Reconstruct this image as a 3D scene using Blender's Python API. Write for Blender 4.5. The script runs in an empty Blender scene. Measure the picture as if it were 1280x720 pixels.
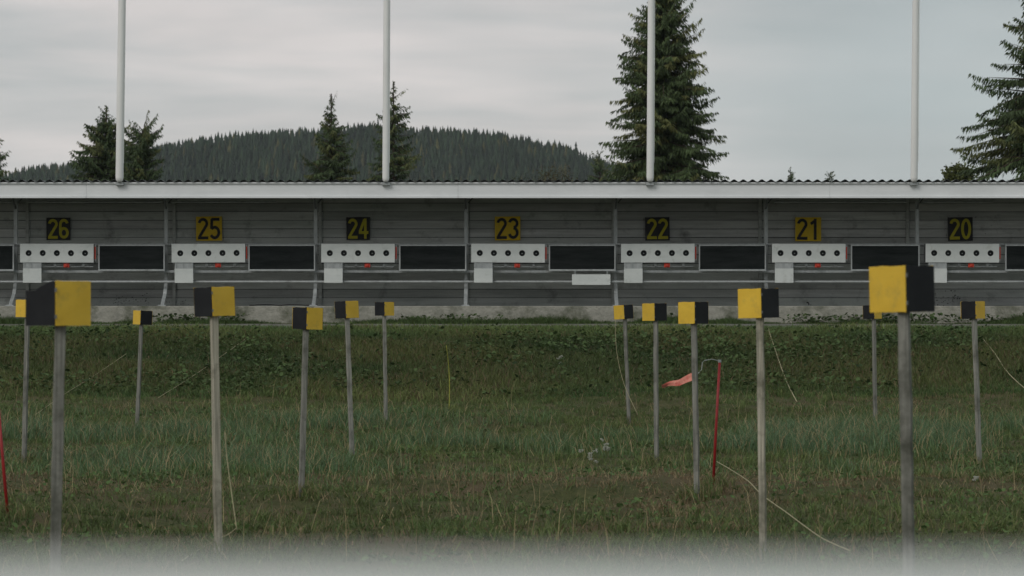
import bpy, math, random
import numpy as np
from mathutils import Vector, Matrix
rng = np.random.default_rng(7); random.seed(7)
sc = bpy.context.scene
C = sc.collection
F = 3300.0; HY = 400.0            # focal length in photo pixels, horizon row (camera at the origin, looking along +Y)
def at(px, py, d): return Vector(((px-640)/F*d, d, (HY-py)/F*d))
def PX(px, d=50.0): return (px-640)/F*d
def PZ(py, d=50.0): return (HY-py)/F*d
R = math.radians

# ------------------------------------------------------------------ helpers
def tag(o, label=None, cat=None, group=None, kind=None):
    if label: o['label'] = label
    if cat: o['category'] = cat
    if group: o['group'] = group
    if kind: o['kind'] = kind
    return o
def empty(name, loc, rot=(0,0,0)):
    o = bpy.data.objects.new(name, None); C.objects.link(o); o.location = loc; o.rotation_euler = rot
    o.empty_display_size = .1
    return o
class MB:
    def __init__(s): s.v=[]; s.f=[]; s.t=[]; s.smooth=False
    def add(s, vs, fs, tint=(1,1,1)):
        n=len(s.v); s.v += [tuple(v) for v in vs]; s.f += [tuple(i+n for i in f) for f in fs]; s.t += [tint]*len(vs)
    def box(s, x0,x1,y0,y1,z0,z1, tint=(1,1,1)):
        s.add([(x,y,z) for x in (x0,x1) for y in (y0,y1) for z in (z0,z1)],
              [(0,1,3,2),(4,6,7,5),(0,4,5,1),(2,3,7,6),(0,2,6,4),(1,5,7,3)], tint)
    def tube(s, pts, r, n=8, tint=(1,1,1), cap=True):
        pts=[Vector(p) for p in pts]
        rs = r if isinstance(r,(list,tuple)) else [r]*len(pts)
        vs=[]; m=len(pts)
        for i,p in enumerate(pts):
            d=(pts[min(i+1,m-1)]-pts[max(i-1,0)]).normalized()
            a=Vector((0,0,1)) if abs(d.z)<.9 else Vector((1,0,0))
            u=d.cross(a).normalized(); w=d.cross(u)
            for k in range(n):
                t=2*math.pi*k/n; vs.append(p+(u*math.cos(t)+w*math.sin(t))*rs[i])
        fs=[(i*n+k, i*n+(k+1)%n, (i+1)*n+(k+1)%n, (i+1)*n+k) for i in range(m-1) for k in range(n)]
        if cap: fs += [tuple(range(n))[::-1], tuple((m-1)*n+k for k in range(n))]
        s.add(vs, fs, tint)
    def build(s, name, mat, parent=None, bevel=0, smooth=False):
        me=bpy.data.meshes.new(name); me.from_pydata(s.v,[],s.f)
        ca=me.color_attributes.new('tint','FLOAT_COLOR','POINT')
        ca.data.foreach_set('color', np.c_[np.array(s.t,float).reshape(-1,3), np.ones(len(s.v))].ravel())
        me.update()
        if smooth: me.polygons.foreach_set('use_smooth',[True]*len(me.polygons))
        if mat: me.materials.append(mat)
        o=bpy.data.objects.new(name, me); C.objects.link(o)
        if parent: o.parent=parent
        if bevel:
            b=o.modifiers.new('Bevel','BEVEL'); b.width=bevel; b.segments=2; b.limit_method='ANGLE'
        return o
def bulk(name, verts, faces_n, mat, tints=None, parent=None, loops=None):
    """verts (N,3); faces of constant size faces_n, laid out consecutively unless loops given"""
    me=bpy.data.meshes.new(name); N=len(verts)
    if loops is None: loops=np.arange(N)
    nf=len(loops)//faces_n
    me.vertices.add(N); me.vertices.foreach_set('co', np.asarray(verts,np.float32).ravel())
    me.loops.add(len(loops)); me.loops.foreach_set('vertex_index', loops.astype(np.int32))
    me.polygons.add(nf); me.polygons.foreach_set('loop_start', (np.arange(nf)*faces_n).astype(np.int32))
    me.update(calc_edges=True)
    if tints is not None:
        ca=me.color_attributes.new('tint','FLOAT_COLOR','POINT')
        ca.data.foreach_set('color', np.c_[tints, np.ones(N)].astype(np.float32).ravel())
    me.materials.append(mat)
    o=bpy.data.objects.new(name, me); C.objects.link(o)
    if parent: o.parent=parent
    return o
# value noise for scattering
_tab = rng.random((256,256))
def vnoise(x,y,s=1.0,o=0):
    x=np.asarray(x)*s+37.3+o*17.1; y=np.asarray(y)*s+11.7+o*5.3
    xi=np.floor(x).astype(int); yi=np.floor(y).astype(int); fx=x-xi; fy=y-yi
    fx=fx*fx*(3-2*fx); fy=fy*fy*(3-2*fy)
    g=lambda a,b:_tab[a%256,b%256]
    return (g(xi,yi)*(1-fx)+g(xi+1,yi)*fx)*(1-fy)+(g(xi,yi+1)*(1-fx)+g(xi+1,yi+1)*fx)*fy

# ------------------------------------------------------------------ materials
def newmat(name):
    m=bpy.data.materials.new(name); m.use_nodes=True
    nt=m.node_tree; b=nt.nodes['Principled BSDF']; return m,nt,b
def N(nt,t,**k):
    n=nt.nodes.new(t)
    for a,v in k.items():
        if a.startswith('_'): n.inputs[a[1:].replace('_',' ')].default_value=v
        else: setattr(n,a,v)
    return n
def mat_noise(name, c1, c2, scale=(6,6,6), rough=.7, detail=6, spec=.3, bump=.0, bscale=40, c3=None, s3=1.2, t3=(.55,.7), tint=False, metal=0, use_obj=True, f3=1.0):
    m,nt,b=newmat(name); L=nt.links.new
    tc=N(nt,'ShaderNodeTexCoord'); mp=N(nt,'ShaderNodeMapping'); mp.inputs['Scale'].default_value=scale
    oi=N(nt,'ShaderNodeObjectInfo'); ml=N(nt,'ShaderNodeMath',operation='MULTIPLY'); ml.inputs[1].default_value=43.0; L(oi.outputs['Random'],ml.inputs[0])
    va=N(nt,'ShaderNodeVectorMath',operation='ADD'); L(tc.outputs['Object'],va.inputs[0]); L(ml.outputs[0],va.inputs[1])
    L(va.outputs[0],mp.inputs['Vector'])
    no=N(nt,'ShaderNodeTexNoise',_Scale=1.0,_Detail=detail,_Roughness=.65); L(mp.outputs[0],no.inputs['Vector'])
    cr=N(nt,'ShaderNodeValToRGB'); cr.color_ramp.elements[0].position=.32; cr.color_ramp.elements[1].position=.68
    cr.color_ramp.elements[0].color=(*c1,1); cr.color_ramp.elements[1].color=(*c2,1); L(no.outputs['Fac'],cr.inputs[0])
    out=cr.outputs[0]
    if c3:
        n3=N(nt,'ShaderNodeTexNoise',_Scale=s3,_Detail=5.0,_Roughness=.7); L(va.outputs[0],n3.inputs['Vector'])
        mr=N(nt,'ShaderNodeMapRange'); mr.inputs[1].default_value=t3[0]; mr.inputs[2].default_value=t3[1]; mr.inputs[4].default_value=f3; L(n3.outputs['Fac'],mr.inputs[0])
        mx=N(nt,'ShaderNodeMix',data_type='RGBA'); L(mr.outputs[0],mx.inputs[0]); L(out,mx.inputs[6]); mx.inputs[7].default_value=(*c3,1); out=mx.outputs[2]
    if tint:
        at_=N(nt,'ShaderNodeAttribute',attribute_name='tint'); mu=N(nt,'ShaderNodeMix',data_type='RGBA',blend_type='MULTIPLY'); mu.inputs[0].default_value=1
        L(out,mu.inputs[6]); L(at_.outputs['Color'],mu.inputs[7]); out=mu.outputs[2]
    L(out,b.inputs['Base Color']); b.inputs['Roughness'].default_value=rough; b.inputs['Specular IOR Level'].default_value=spec; b.inputs['Metallic'].default_value=metal
    if bump:
        nb=N(nt,'ShaderNodeTexNoise',_Scale=float(bscale),_Detail=6.0); L(tc.outputs['Object'],nb.inputs['Vector'])
        bp=N(nt,'ShaderNodeBump',_Strength=bump,_Distance=.02); L(nb.outputs['Fac'],bp.inputs['Height']); L(bp.outputs[0],b.inputs['Normal'])
    return m
def mat_foliage(name, mul=(1,1,1), rough=.65, trans=.15):
    m,nt,b=newmat(name); L=nt.links.new
    a=N(nt,'ShaderNodeAttribute',attribute_name='tint'); mu=N(nt,'ShaderNodeMix',data_type='RGBA',blend_type='MULTIPLY'); mu.inputs[0].default_value=1; mu.inputs[7].default_value=(*mul,1)
    L(a.outputs['Color'],mu.inputs[6]); L(mu.outputs[2],b.inputs['Base Color']); b.inputs['Roughness'].default_value=rough; b.inputs['Specular IOR Level'].default_value=.2
    if trans:
        tr=N(nt,'ShaderNodeBsdfTranslucent'); L(mu.outputs[2],tr.inputs['Color']); ms=N(nt,'ShaderNodeMixShader'); ms.inputs[0].default_value=trans
        L(b.outputs[0],ms.inputs[1]); L(tr.outputs[0],ms.inputs[2]); L(ms.outputs[0],nt.nodes['Material Output'].inputs['Surface'])
    return m
M={}
M['board']=mat_noise('weathered_board',(.42,.445,.43),(.60,.63,.61),(1.1,3,16),.8,8,.2,.35,30,c3=(.10,.105,.10),s3=2.2,t3=(.56,.78),tint=True,f3=.7)
M['concrete']=mat_noise('old_concrete',(.24,.24,.205),(.39,.38,.33),(5,5,9),.9,9,.2,.7,24,c3=(.09,.10,.065),s3=1.6,t3=(.47,.66))
M['fascia']=mat_noise('fascia_sheet',(.70,.725,.73),(.78,.80,.805),(.9,2,5),.5,6,.4,.0,c3=(.54,.56,.56),s3=.8,t3=(.5,.8),tint=True,f3=.5)
M['roof']=mat_noise('corrugated_sheet',(.05,.055,.058),(.09,.10,.10),(3,3,3),.6,5,.3)
M['steel']=mat_noise('galvanised_steel',(.30,.325,.325),(.44,.465,.465),(14,14,5),.5,5,.4,c3=(.22,.23,.225),s3=3.0,t3=(.55,.75),metal=.15)
M['darksteel']=mat_noise('dull_steel',(.10,.11,.11),(.16,.17,.17),(8,8,8),.6,5,.3)
M['white']=mat_noise('target_paint',(.56,.60,.58),(.67,.70,.68),(2,3,5),.5,8,.4,c3=(.36,.385,.35),s3=7,t3=(.55,.78),f3=.7)
M['black']=mat_noise('black_paint',(.008,.010,.011),(.016,.018,.019),(6,6,6),.7,6,.15,c3=(.03,.034,.034),s3=7,t3=(.66,.8),f3=.6)
M['rubber']=mat_noise('black_rubber_sheet',(.010,.013,.013),(.024,.028,.028),(1.5,6,9),.85,6,.08,.25,18,c3=(.045,.05,.048),s3=9,t3=(.72,.8),f3=.6)
M['red']=mat_noise('red_plastic',(.50,.04,.025),(.62,.07,.035),(9,9,9),.5,4,.4)
M['redpaint']=mat_noise('red_painted_steel',(.25,.012,.014),(.33,.02,.02),(9,9,20),.45,4,.4,c3=(.16,.02,.02),s3=9,t3=(.6,.8))
M['yellow']=mat_noise('yellow_plastic',(.66,.42,.035),(.74,.49,.05),(5,5,7),.5,6,.4,c3=(.36,.27,.07),s3=13,t3=(.54,.74),tint=True,f3=.5,bump=.15,bscale=12)
M['blackp']=mat_noise('black_plastic',(.009,.010,.012),(.018,.020,.022),(5,5,7),.6,6,.2,c3=(.035,.037,.037),s3=11,t3=(.6,.85),f3=.5)
M['signyellow']=mat_noise('sign_yellow',(.66,.45,.015),(.74,.52,.025),(6,6,6),.6,6,.3,c3=(.22,.15,.03),s3=6,t3=(.55,.75),f3=.7)
M['digityellow']=mat_noise('digit_yellow',(.42,.38,.015),(.52,.46,.03),(9,9,9),.6,6,.3,c3=(.16,.16,.03),s3=9,t3=(.58,.75),f3=.7)
M['signblack']=mat_noise('sign_black',(.016,.017,.018),(.03,.03,.032),(6,6,6),.6,6,.3)
M['wood']=mat_noise('grey_wood_post',(.12,.125,.115),(.34,.345,.32),(90,90,3.0),.85,9,.2,.0,60,c3=(.08,.085,.07),s3=4.5,t3=(.5,.72),tint=True)
M['pole']=mat_noise('white_pole_paint',(.76,.77,.75),(.82,.83,.81),(6,6,.6),.4,5,.5,c3=(.66,.66,.63),s3=2,t3=(.55,.8),f3=.6)
M['rail']=mat_noise('pale_rail_paint',(.66,.69,.66),(.74,.77,.74),(4,20,20),.6,6,.3,c3=(.28,.29,.28),s3=2,t3=(.5,.8))
M['bark']=mat_noise('spruce_bark',(.045,.035,.028),(.09,.07,.055),(8,8,2),.9,6,.1)
M['spruce']=mat_foliage('spruce_needles',(1,1,1),.7,.1)
M['farspruce']=mat_foliage('far_needles',(1,1,1),.8,.0)
M['grass']=mat_foliage('grass_blades',(1,1,1),.6,.25)
M['leaf']=mat_foliage('weed_leaves',(1,1,1),.85,.2)
M['flower']=mat_noise('white_petals',(.38,.39,.33),(.55,.56,.5),(50,50,50),.7,2,.2)
M['stem']=mat_noise('green_stem',(.08,.12,.04),(.12,.16,.06),(30,30,30),.7,2,.2)
M['cord']=mat_noise('yellowed_cord',(.27,.25,.15),(.38,.35,.22),(30,30,30),.8,3,.2)
M['ycord']=mat_noise('yellow_stalk',(.26,.27,.05),(.36,.36,.08),(30,30,30),.8,3,.2)
M['pink']=mat_noise('faded_red_fabric',(.50,.17,.13),(.66,.29,.22),(30,30,30),.75,4,.2,c3=(.5,.05,.045),s3=9,t3=(.5,.65))
M['hillsoil']=mat_noise('hill_soil',(.020,.028,.014),(.04,.048,.024),(.05,.05,.05),.9,6,.1)
# ground: soil, moss, thatch
def ground_mat():
    m,nt,b=newmat('ground'); L=nt.links.new
    tc=N(nt,'ShaderNodeTexCoord')
    n1=N(nt,'ShaderNodeTexNoise',_Scale=.9,_Detail=8.0,_Roughness=.7); L(tc.outputs['Object'],n1.inputs['Vector'])
    n2=N(nt,'ShaderNodeTexNoise',_Scale=14.0,_Detail=8.0,_Roughness=.7); L(tc.outputs['Object'],n2.inputs['Vector'])
    a=N(nt,'ShaderNodeValToRGB'); a.color_ramp.elements[0].color=(.040,.052,.020,1); a.color_ramp.elements[1].color=(.10,.10,.045,1); a.color_ramp.elements[0].position=.35; a.color_ramp.elements[1].position=.7
    L(n2.outputs['Fac'],a.inputs[0])
    c=N(nt,'ShaderNodeValToRGB'); c.color_ramp.elements[0].position=.45; c.color_ramp.elements[1].position=.65; L(n1.outputs['Fac'],c.inputs[0])
    mx=N(nt,'ShaderNodeMix',data_type='RGBA'); L(c.outputs[0],mx.inputs[0]); L(a.outputs[0],mx.inputs[6]); mx.inputs[7].default_value=(.105,.082,.048,1)
    L(mx.outputs[2],b.inputs['Base Color']); b.inputs['Roughness'].default_value=.95; b.inputs['Specular IOR Level'].default_value=.1
    bp=N(nt,'ShaderNodeBump',_Strength=.8,_Distance=.03); L(n2.outputs['Fac'],bp.inputs['Height']); L(bp.outputs[0],b.inputs['Normal'])
    return m
M['ground']=ground_mat()
M['gravel']=mat_noise('gravel',(.13,.13,.115),(.24,.235,.21),(22,22,22),.95,8,.1,.8,60,c3=(.06,.07,.035),s3=1.1,t3=(.5,.66),f3=.8)

# ------------------------------------------------------------------ world, sun, camera
w=bpy.data.worlds.new('World'); sc.world=w; w.use_nodes=True
nt=w.node_tree; L=nt.links.new; bg=nt.nodes['Background']; bg.inputs['Strength'].default_value=.1
SE,SR=R(38),R(215)
sky=N(nt,'ShaderNodeTexSky',sky_type='NISHITA'); sky.sun_disc=False; sky.sun_elevation=SE; sky.sun_rotation=SR
tc=N(nt,'ShaderNodeTexCoord')
mp=N(nt,'ShaderNodeMapping'); mp.inputs['Scale'].default_value=(6,6,44); L(tc.outputs['Generated'],mp.inputs['Vector'])
no=N(nt,'ShaderNodeTexNoise',_Scale=1.0,_Detail=4.0,_Roughness=.5); no.inputs['Distortion'].default_value=.25; L(mp.outputs[0],no.inputs['Vector'])
cr=N(nt,'ShaderNodeValToRGB'); e=cr.color_ramp.elements; e[0].position=.30; e[0].color=(4.5,4.8,4.8,1); e[1].position=.64; e[1].color=(7.3,6.85,6.65,1)
L(no.outputs['Fac'],cr.inputs[0])
sx=N(nt,'ShaderNodeSeparateXYZ'); L(tc.outputs['Generated'],sx.inputs[0])
mr=N(nt,'ShaderNodeMapRange',interpolation_type='SMOOTHSTEP'); mr.inputs[1].default_value=.0; mr.inputs[2].default_value=.15; mr.inputs[4].default_value=.8; L(sx.outputs['X'],mr.inputs[0])
mx=N(nt,'ShaderNodeMix',data_type='RGBA'); L(mr.outputs[0],mx.inputs[0]); L(cr.outputs[0],mx.inputs[6]); mx.inputs[7].default_value=(4.5,5.05,5.1,1)
# lighter cloud low-frequency patch
mp2=N(nt,'ShaderNodeMapping'); mp2.inputs['Scale'].default_value=(9,9,22); mp2.inputs['Location'].default_value=(3.1,0,1.7); L(tc.outputs['Generated'],mp2.inputs['Vector'])
n2=N(nt,'ShaderNodeTexNoise',_Scale=1.0,_Detail=3.0); L(mp2.outputs[0],n2.inputs['Vector'])
mr2=N(nt,'ShaderNodeMapRange'); mr2.inputs[1].default_value=.35; mr2.inputs[2].default_value=.7; mr2.inputs[3].default_value=.92; mr2.inputs[4].default_value=1.07; L(n2.outputs['Fac'],mr2.inputs[0])
vm=N(nt,'ShaderNodeVectorMath',operation='SCALE'); L(mx.outputs[2],vm.inputs[0]); L(mr2.outputs[0],vm.inputs['Scale'])
m3=N(nt,'ShaderNodeMix',data_type='RGBA'); m3.inputs[0].default_value=.93; L(sky.outputs[0],m3.inputs[6]); L(vm.outputs[0],m3.inputs[7])
L(m3.outputs[2],bg.inputs['Color'])
sd=bpy.data.lights.new('sun','SUN'); sd.energy=1.0; sd.angle=R(25); sd.color=(1,.97,.93)
so=bpy.data.objects.new('sun',sd); C.objects.link(so)
sdir=Vector((math.sin(SR)*math.cos(SE), math.cos(SR)*math.cos(SE), math.sin(SE)))
so.rotation_euler=sdir.to_track_quat('Z','Y').to_euler(); so.location=(0,0,20)
cd=bpy.data.cameras.new('camera'); cam=bpy.data.objects.new('camera',cd); C.objects.link(cam); sc.camera=cam
cam.rotation_euler=(R(90),0,0); cd.lens=F/1280*36; cd.sensor_width=36; cd.shift_y=40/1280; cd.clip_start=.05; cd.clip_end=8000
cd.dof.use_dof=True; cd.dof.focus_distance=30; cd.dof.aperture_fstop=8.0
sc.view_settings.view_transform='Standard'; sc.view_settings.look='None'; sc.view_settings.gamma=1; sc.view_settings.exposure=0
sc.cycles.volume_bounces=0; sc.cycles.max_bounces=6; sc.cycles.diffuse_bounces=3; sc.cycles.transparent_max_bounces=8

# ------------------------------------------------------------------ terrain
_dk=[-50,12,18,24,30,34,36,40,44.2,44.6,47.6,49.5,53,60,90,1100]
_zk=[-1.25,-1.27,-1.34,-1.32,-1.25,-1.12,-.97,-.56,-.20,-.155,-.09,-.06,-.10,-.3,-.6,-1]
def gz(x,d):
    z=np.interp(d,_dk,_zk)
    a=np.clip((np.asarray(d)-5)/10,0,1)*np.clip((44-np.asarray(d))/3,0.08,1)
    m_=np.exp(-((np.asarray(d)-20.2)/1.5)**2)*((vnoise(x,d,.9,14)-.35)*.16+(vnoise(x,d,2.6,15)-.5)*.08)
    return z+m_+a*((vnoise(x,d,.35)-.5)*.10+(vnoise(x,d,1.3,2)-.5)*.06+(vnoise(x,d,3.4,4)-.5)*.035)
def hit(px,py,h=.0):
    for d in np.arange(12,49.5,.05):
        if gz((px-640)/F*d,d)+h >= (HY-py)/F*d: return Vector(((px-640)/F*d,d,(HY-py)/F*d))
    return at(px,py,48)
xs=np.unique(np.r_[np.linspace(-2600,-60,14),np.linspace(-60,-16,12),np.linspace(-16,16,200),np.linspace(16,60,12),np.linspace(60,2600,14)])
ds=np.unique(np.r_[np.linspace(-600,-5,8),np.linspace(-5,12,12),np.linspace(12,50,240),np.linspace(50,60,12),np.linspace(60,200,12),np.linspace(200,2600,14)])
X,D=np.meshgrid(xs,ds); Z=gz(X,D)
V=np.c_[X.ravel(),D.ravel(),Z.ravel()]
ny,nx=X.shape; ii=np.arange((ny-1)*nx).reshape(ny-1,nx)[:,:-1].ravel()
go=bulk('ground',V,4,M['ground'],loops=np.c_[ii,ii+1,ii+nx+1,ii+nx].ravel()); tag(go,kind='structure')
# gravel path strip on top of the bank
px_=np.linspace(-16,16,200); dd=np.linspace(44.75,48.2,14)
X,D=np.meshgrid(px_,dd); edge=(vnoise(px_,0*px_,1.2,9)-.5)*.25
D=D.copy(); D[0]+=edge; D[-1]+=edge[::-1]
Z=gz(X,D)+.008
V=np.c_[X.ravel(),D.ravel(),Z.ravel()]; ny,nx=X.shape; ii=np.arange((ny-1)*nx).reshape(ny-1,nx)[:,:-1].ravel()
tag(bulk('path',V,4,M['gravel'],loops=np.c_[ii,ii+1,ii+nx+1,ii+nx].ravel()),kind='structure')

# ------------------------------------------------------------------ grass and weeds (uncountable)
def spread(n,d0,d1,marg=2.2,edge=.25):
    d=np.sqrt(rng.random(n)*(d1**2-d0**2)+d0**2); hw=d*.194
    x=(rng.random(n)*2-1)*(hw+marg)
    return x,d
def blades(x,d,h,wd,lean,tint,base=None):
    n=len(x); z=gz(x,d)-.01 if base is None else base
    az=rng.random(n)*2*np.pi; fa=rng.random(n)*2*np.pi
    ux,uy=np.cos(az)*wd/2,np.sin(az)*wd/2
    lx,ly=np.cos(fa)*lean*h,np.sin(fa)*lean*h
    P=np.zeros((n,6,3)); fr=[0,.55,1]
    # verts: b0 b1 m0 m1 tip ; as two faces: quad->2 tris + tip tri = 3 tris sharing
    V=np.zeros((n,5,3))
    V[:,0]=np.c_[x-ux,d-uy,z]; V[:,1]=np.c_[x+ux,d+uy,z]
    mz=z+h*.55; mxx=x+lx*.3; mdd=d+ly*.3
    V[:,2]=np.c_[mxx-ux*.8,mdd-uy*.8,mz]; V[:,3]=np.c_[mxx+ux*.8,mdd+uy*.8,mz]
    V[:,4]=np.c_[x+lx,d+ly,z+h*np.sqrt(np.clip(1-lean**2*.5,.1,1))]
    base_i=(np.arange(n)*5)[:,None]
    loops=(base_i+np.array([0,1,3,0,3,2,2,3,4])[None]).ravel()
    T=np.repeat(tint[:,None,:],5,1).reshape(-1,3)
    return V.reshape(-1,3),loops,T
def joinb(parts):
    vs,ls,ts=[],[],[]; o=0
    for v,l,t in parts: vs.append(v); ls.append(l+o); ts.append(t); o+=len(v)
    return np.concatenate(vs),np.concatenate(ls),np.concatenate(ts)
def mixc(a,b,f): return np.array(a)[None]*(1-f[:,None])+np.array(b)[None]*f[:,None]
GREEN=(.112,.180,.060); DGREEN=(.062,.112,.038); BLUE=(.150,.235,.130); STRAW=(.33,.27,.15); BROWN=(.185,.130,.080); OLIVE=(.150,.182,.062)
parts=[]
# short turf all over the flat ground, gathered into tussocks
def tussock(x,d,n,rad,share=.75):
    cx,cd_=spread(n,11.5,36); i=rng.integers(0,n,len(x)); k=rng.random(len(x))<share
    rr=rad*(.4+rng.random(n))[i]; x=np.where(k,cx[i]+rng.standard_normal(len(x))*rr,x); d=np.where(k,cd_[i]+rng.standard_normal(len(x))*rr*1.2,d)
    return x,d,np.where(k,i,-1),k
x,d=spread(330000,11.5,36); x,d,ci,k_=tussock(x,d,9000,.06)
ck=rng.random(9001)[ci]; ct=rng.random(9001)[ci]
pn=vnoise(x,d,.5,1); pn2=vnoise(x,d,2.2,3); q=rng.random(len(x))
dry=np.clip((np.exp(-((d-20.0+(vnoise(x,0*d,.5,6)-.5)*2.4)/2.3)**2)*1.15+(pn-.64)*2.2+(pn2-.5)*1.3+(ct-.5)*.5),0,1)
t=mixc(GREEN,OLIVE,np.clip(pn2*.7+ct*.6-.15,0,1)); t=t*(1-.12*(d<18.3)[:,None]-.12*np.clip((vnoise(x,d,1.1,77)-.5)*4,-1,1)[:,None])
isdry=q<dry*.9
t[isdry]=mixc(STRAW,BROWN,np.clip(rng.random(isdry.sum())*.7+.3*pn2[isdry],0,1))*1.08
t=t*((.55+.5*ck)*(.65+.6*rng.random(len(x))))[:,None]
h=(.02+.065*ck**1.5+.035*rng.random(len(x)))*(.5+.8*pn2)*np.where(isdry,.6,1.1)
parts.append(blades(x,d,h,.004+.005*rng.random(len(x)),.3+1.1*rng.random(len(x)),t))
# flattened dry litter
x,d=spread(60000,11.5,36); k=rng.random(len(x))<.12+.9*np.exp(-((d-19.9)/1.8)**2)*vnoise(x,d,1.2,61); x,d=x[k],d[k]
t=mixc(STRAW,BROWN,rng.random(len(x)))*(.5+.8*rng.random(len(x)))[:,None]
parts.append(blades(x,d,.03+.08*rng.random(len(x)),.005+0*x,1.2+.2*rng.random(len(x)),t,base=gz(x,d)+.01+.02*rng.random(len(x))))
# taller blue-green grass band, thicker in clumps
x,d=spread(230000,20.5,35); x,d,ci,k_=tussock(x,d,7000,.09,.6); ck=rng.random(7001)[ci]
pxl=x/d*F+640
cl=vnoise(x,d,.45,8)*.7+vnoise(x,d,1.6,11)*.45
bias=.18*np.exp(-((pxl-330)/170)**2)+.20*np.exp(-((pxl-1050)/170)**2)+.14*np.exp(-((pxl-120)/120)**2)-.08
wv=np.clip((cl+bias-.50)*3.0,0,1)*np.exp(-((d-27)/5.2)**4)
k=rng.random(len(x))<wv; x,d,ck=x[k],d[k],ck[k]; wv=wv[k]
t=mixc(GREEN,BLUE,np.clip(.1+.7*wv+.35*rng.standard_normal(len(x)),0,1))*((.75+.35*ck)*(.6+.6*rng.random(len(x))))[:,None]
s=rng.random(len(x))<.09; t[s]=np.array(STRAW)
parts.append(blades(x,d,.07+.07*ck+.17*rng.random(len(x))*wv+.05*s,.005+.004*rng.random(len(x)),.2+.8*rng.random(len(x)),t))
# foreground fringe
x,d=spread(60000,12,18.2); x,d,ci,k_=tussock(x,d,9000,.05,.7)
k=(d>11.8)&(d<18.2); x,d=x[k],d[k]
cl=vnoise(x,d,.9,12); k=rng.random(len(x))<np.clip((cl-.35)*2,0,1); x,d=x[k],d[k]
t=mixc(DGREEN,OLIVE,vnoise(x,d,2,5))*(.7+.7*rng.random(len(x)))[:,None]
s=rng.random(len(x))<.2; t[s]=np.array(STRAW)*(.6+.5*rng.random(s.sum()))[:,None]
parts.append(blades(x,d,.03+.08*rng.random(len(x)),.004+.003*rng.random(len(x)),.3+1.0*rng.random(len(x)),t))
# dry seed stalks
x,d=spread(1500,13,35); t=np.tile(np.array(STRAW),(len(x),1))*(.6+.7*rng.random(len(x)))[:,None]
parts.append(blades(x,d,.12+.25*rng.random(len(x)),.003+.002*rng.random(len(x)),.1+.9*rng.random(len(x)),t))
# bank grass
x,d=spread(190000,35,44.9)
pn=vnoise(x,d,.6,21)
t=mixc(DGREEN,OLIVE,np.clip(pn*1.3-.2,0,1)); 
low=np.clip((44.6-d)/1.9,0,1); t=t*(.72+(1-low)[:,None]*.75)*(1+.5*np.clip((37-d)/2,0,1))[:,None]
s=rng.random(len(x))<.07+.10*(pn>.62); t[s]=mixc(BROWN,(.12,.095,.05),rng.random(s.sum()))
t=t*(.55+.8*rng.random(len(x)))[:,None]
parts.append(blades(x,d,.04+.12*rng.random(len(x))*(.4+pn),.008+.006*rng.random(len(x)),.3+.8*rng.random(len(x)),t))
# fringe at path edges and at the plinth
x=(rng.random(30000)*2-1)*12.5; d=44.3+rng.random(30000)*.9
t=mixc(DGREEN,OLIVE,rng.random(len(x)))*(.7+.7*rng.random(len(x)))[:,None]
k=rng.random(len(x))<vnoise(x,0*x,1.1,30)*1.1
parts.append(blades(x[k],d[k],.03+.07*rng.random(k.sum()),.008+0*x[k],.3+.6*rng.random(k.sum()),t[k]))
x=(rng.random(90000)*2-1)*12.5; d=48.0+rng.random(90000)**.6*1.2
g=vnoise(x,0*x,.8,31)*.6+vnoise(x,d,2.6,32)*.55
k=rng.random(len(x))<np.clip((g-.28)*2.2,0,1); x,d,g=x[k],d[k],g[k]
t=mixc(DGREEN,(.07,.095,.03),rng.random(len(x)))*(.7+.7*rng.random(len(x)))[:,None]
parts.append(blades(x,d,.04+.20*np.clip(g-.35,0,1)*rng.random(len(x))*1.6,.009+0*x,.2+.8*rng.random(len(x)),t))
v,l,t=joinb(parts)
tag(bulk('grass',v,3,M['grass'],t,loops=l),'rough mown grass, green to straw, over the flat ground and bank',kind='stuff')
# broad-leaved weeds on the bank
def leaves(x,d,zc,size,tint):
    n=len(x); az=rng.random(n)*2*np.pi; el=rng.random(n)*1.1-.1
    D=np.c_[np.cos(az)*np.cos(el),np.sin(az)*np.cos(el),np.sin(el)]
    S=np.c_[-np.sin(az),np.cos(az),(rng.random(n)-.5)*.8]; S/=np.linalg.norm(S,axis=1)[:,None]
    P=np.c_[x,d,zc]; s=size[:,None]
    V=np.zeros((n,6,3)); V[:,0]=P; V[:,1]=P+D*s*.35+S*s*.42; V[:,2]=P+D*s*.8+S*s*.26; V[:,3]=P+D*s*1.05-np.array([0,0,.15])*s
    V[:,4]=P+D*s*.8-S*s*.26; V[:,5]=P+D*s*.35-S*s*.42
    b=(np.arange(n)*6)[:,None]; loops=(b+np.array([0,1,2,3,0,3,4,5])[None]).ravel()
    return V.reshape(-1,3),loops,np.repeat(tint[:,None,:],6,1).reshape(-1,3)
n=30000; x,d=spread(n,35.2,44.0)
g=vnoise(x,d,.55,41)*.6+vnoise(x,d,2.0,42)*.5
pxl=x/d*F+640; g=g+.14*np.exp(-((pxl-660)/110)**2)+.10*np.exp(-((pxl-1030)/60)**2)+.05*np.exp(-((pxl-430)/100)**2)
k=rng.random(n)<np.clip((g-.45)*2.6,0,1); x,d,g=x[k],d[k],g[k]
t=mixc((.022,.038,.014),(.09,.14,.05),np.clip(rng.random(len(x))**1.4*.9+(g-.55)*1.2,0,1))
a=leaves(x,d,gz(x,d)+.02+.14*rng.random(len(x)),.035+.06*rng.random(len(x))**2,t)
n=26000; x,d=spread(n,13,34); g=vnoise(x,d,.8,51); k=rng.random(n)<np.clip((g-.5)*2.5,0,1); x,d=x[k],d[k]
t=mixc(DGREEN,GREEN,rng.random(len(x)))
b=leaves(x,d,gz(x,d)+.01+.05*rng.random(len(x)),.02+.03*rng.random(len(x)),t)
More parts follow.
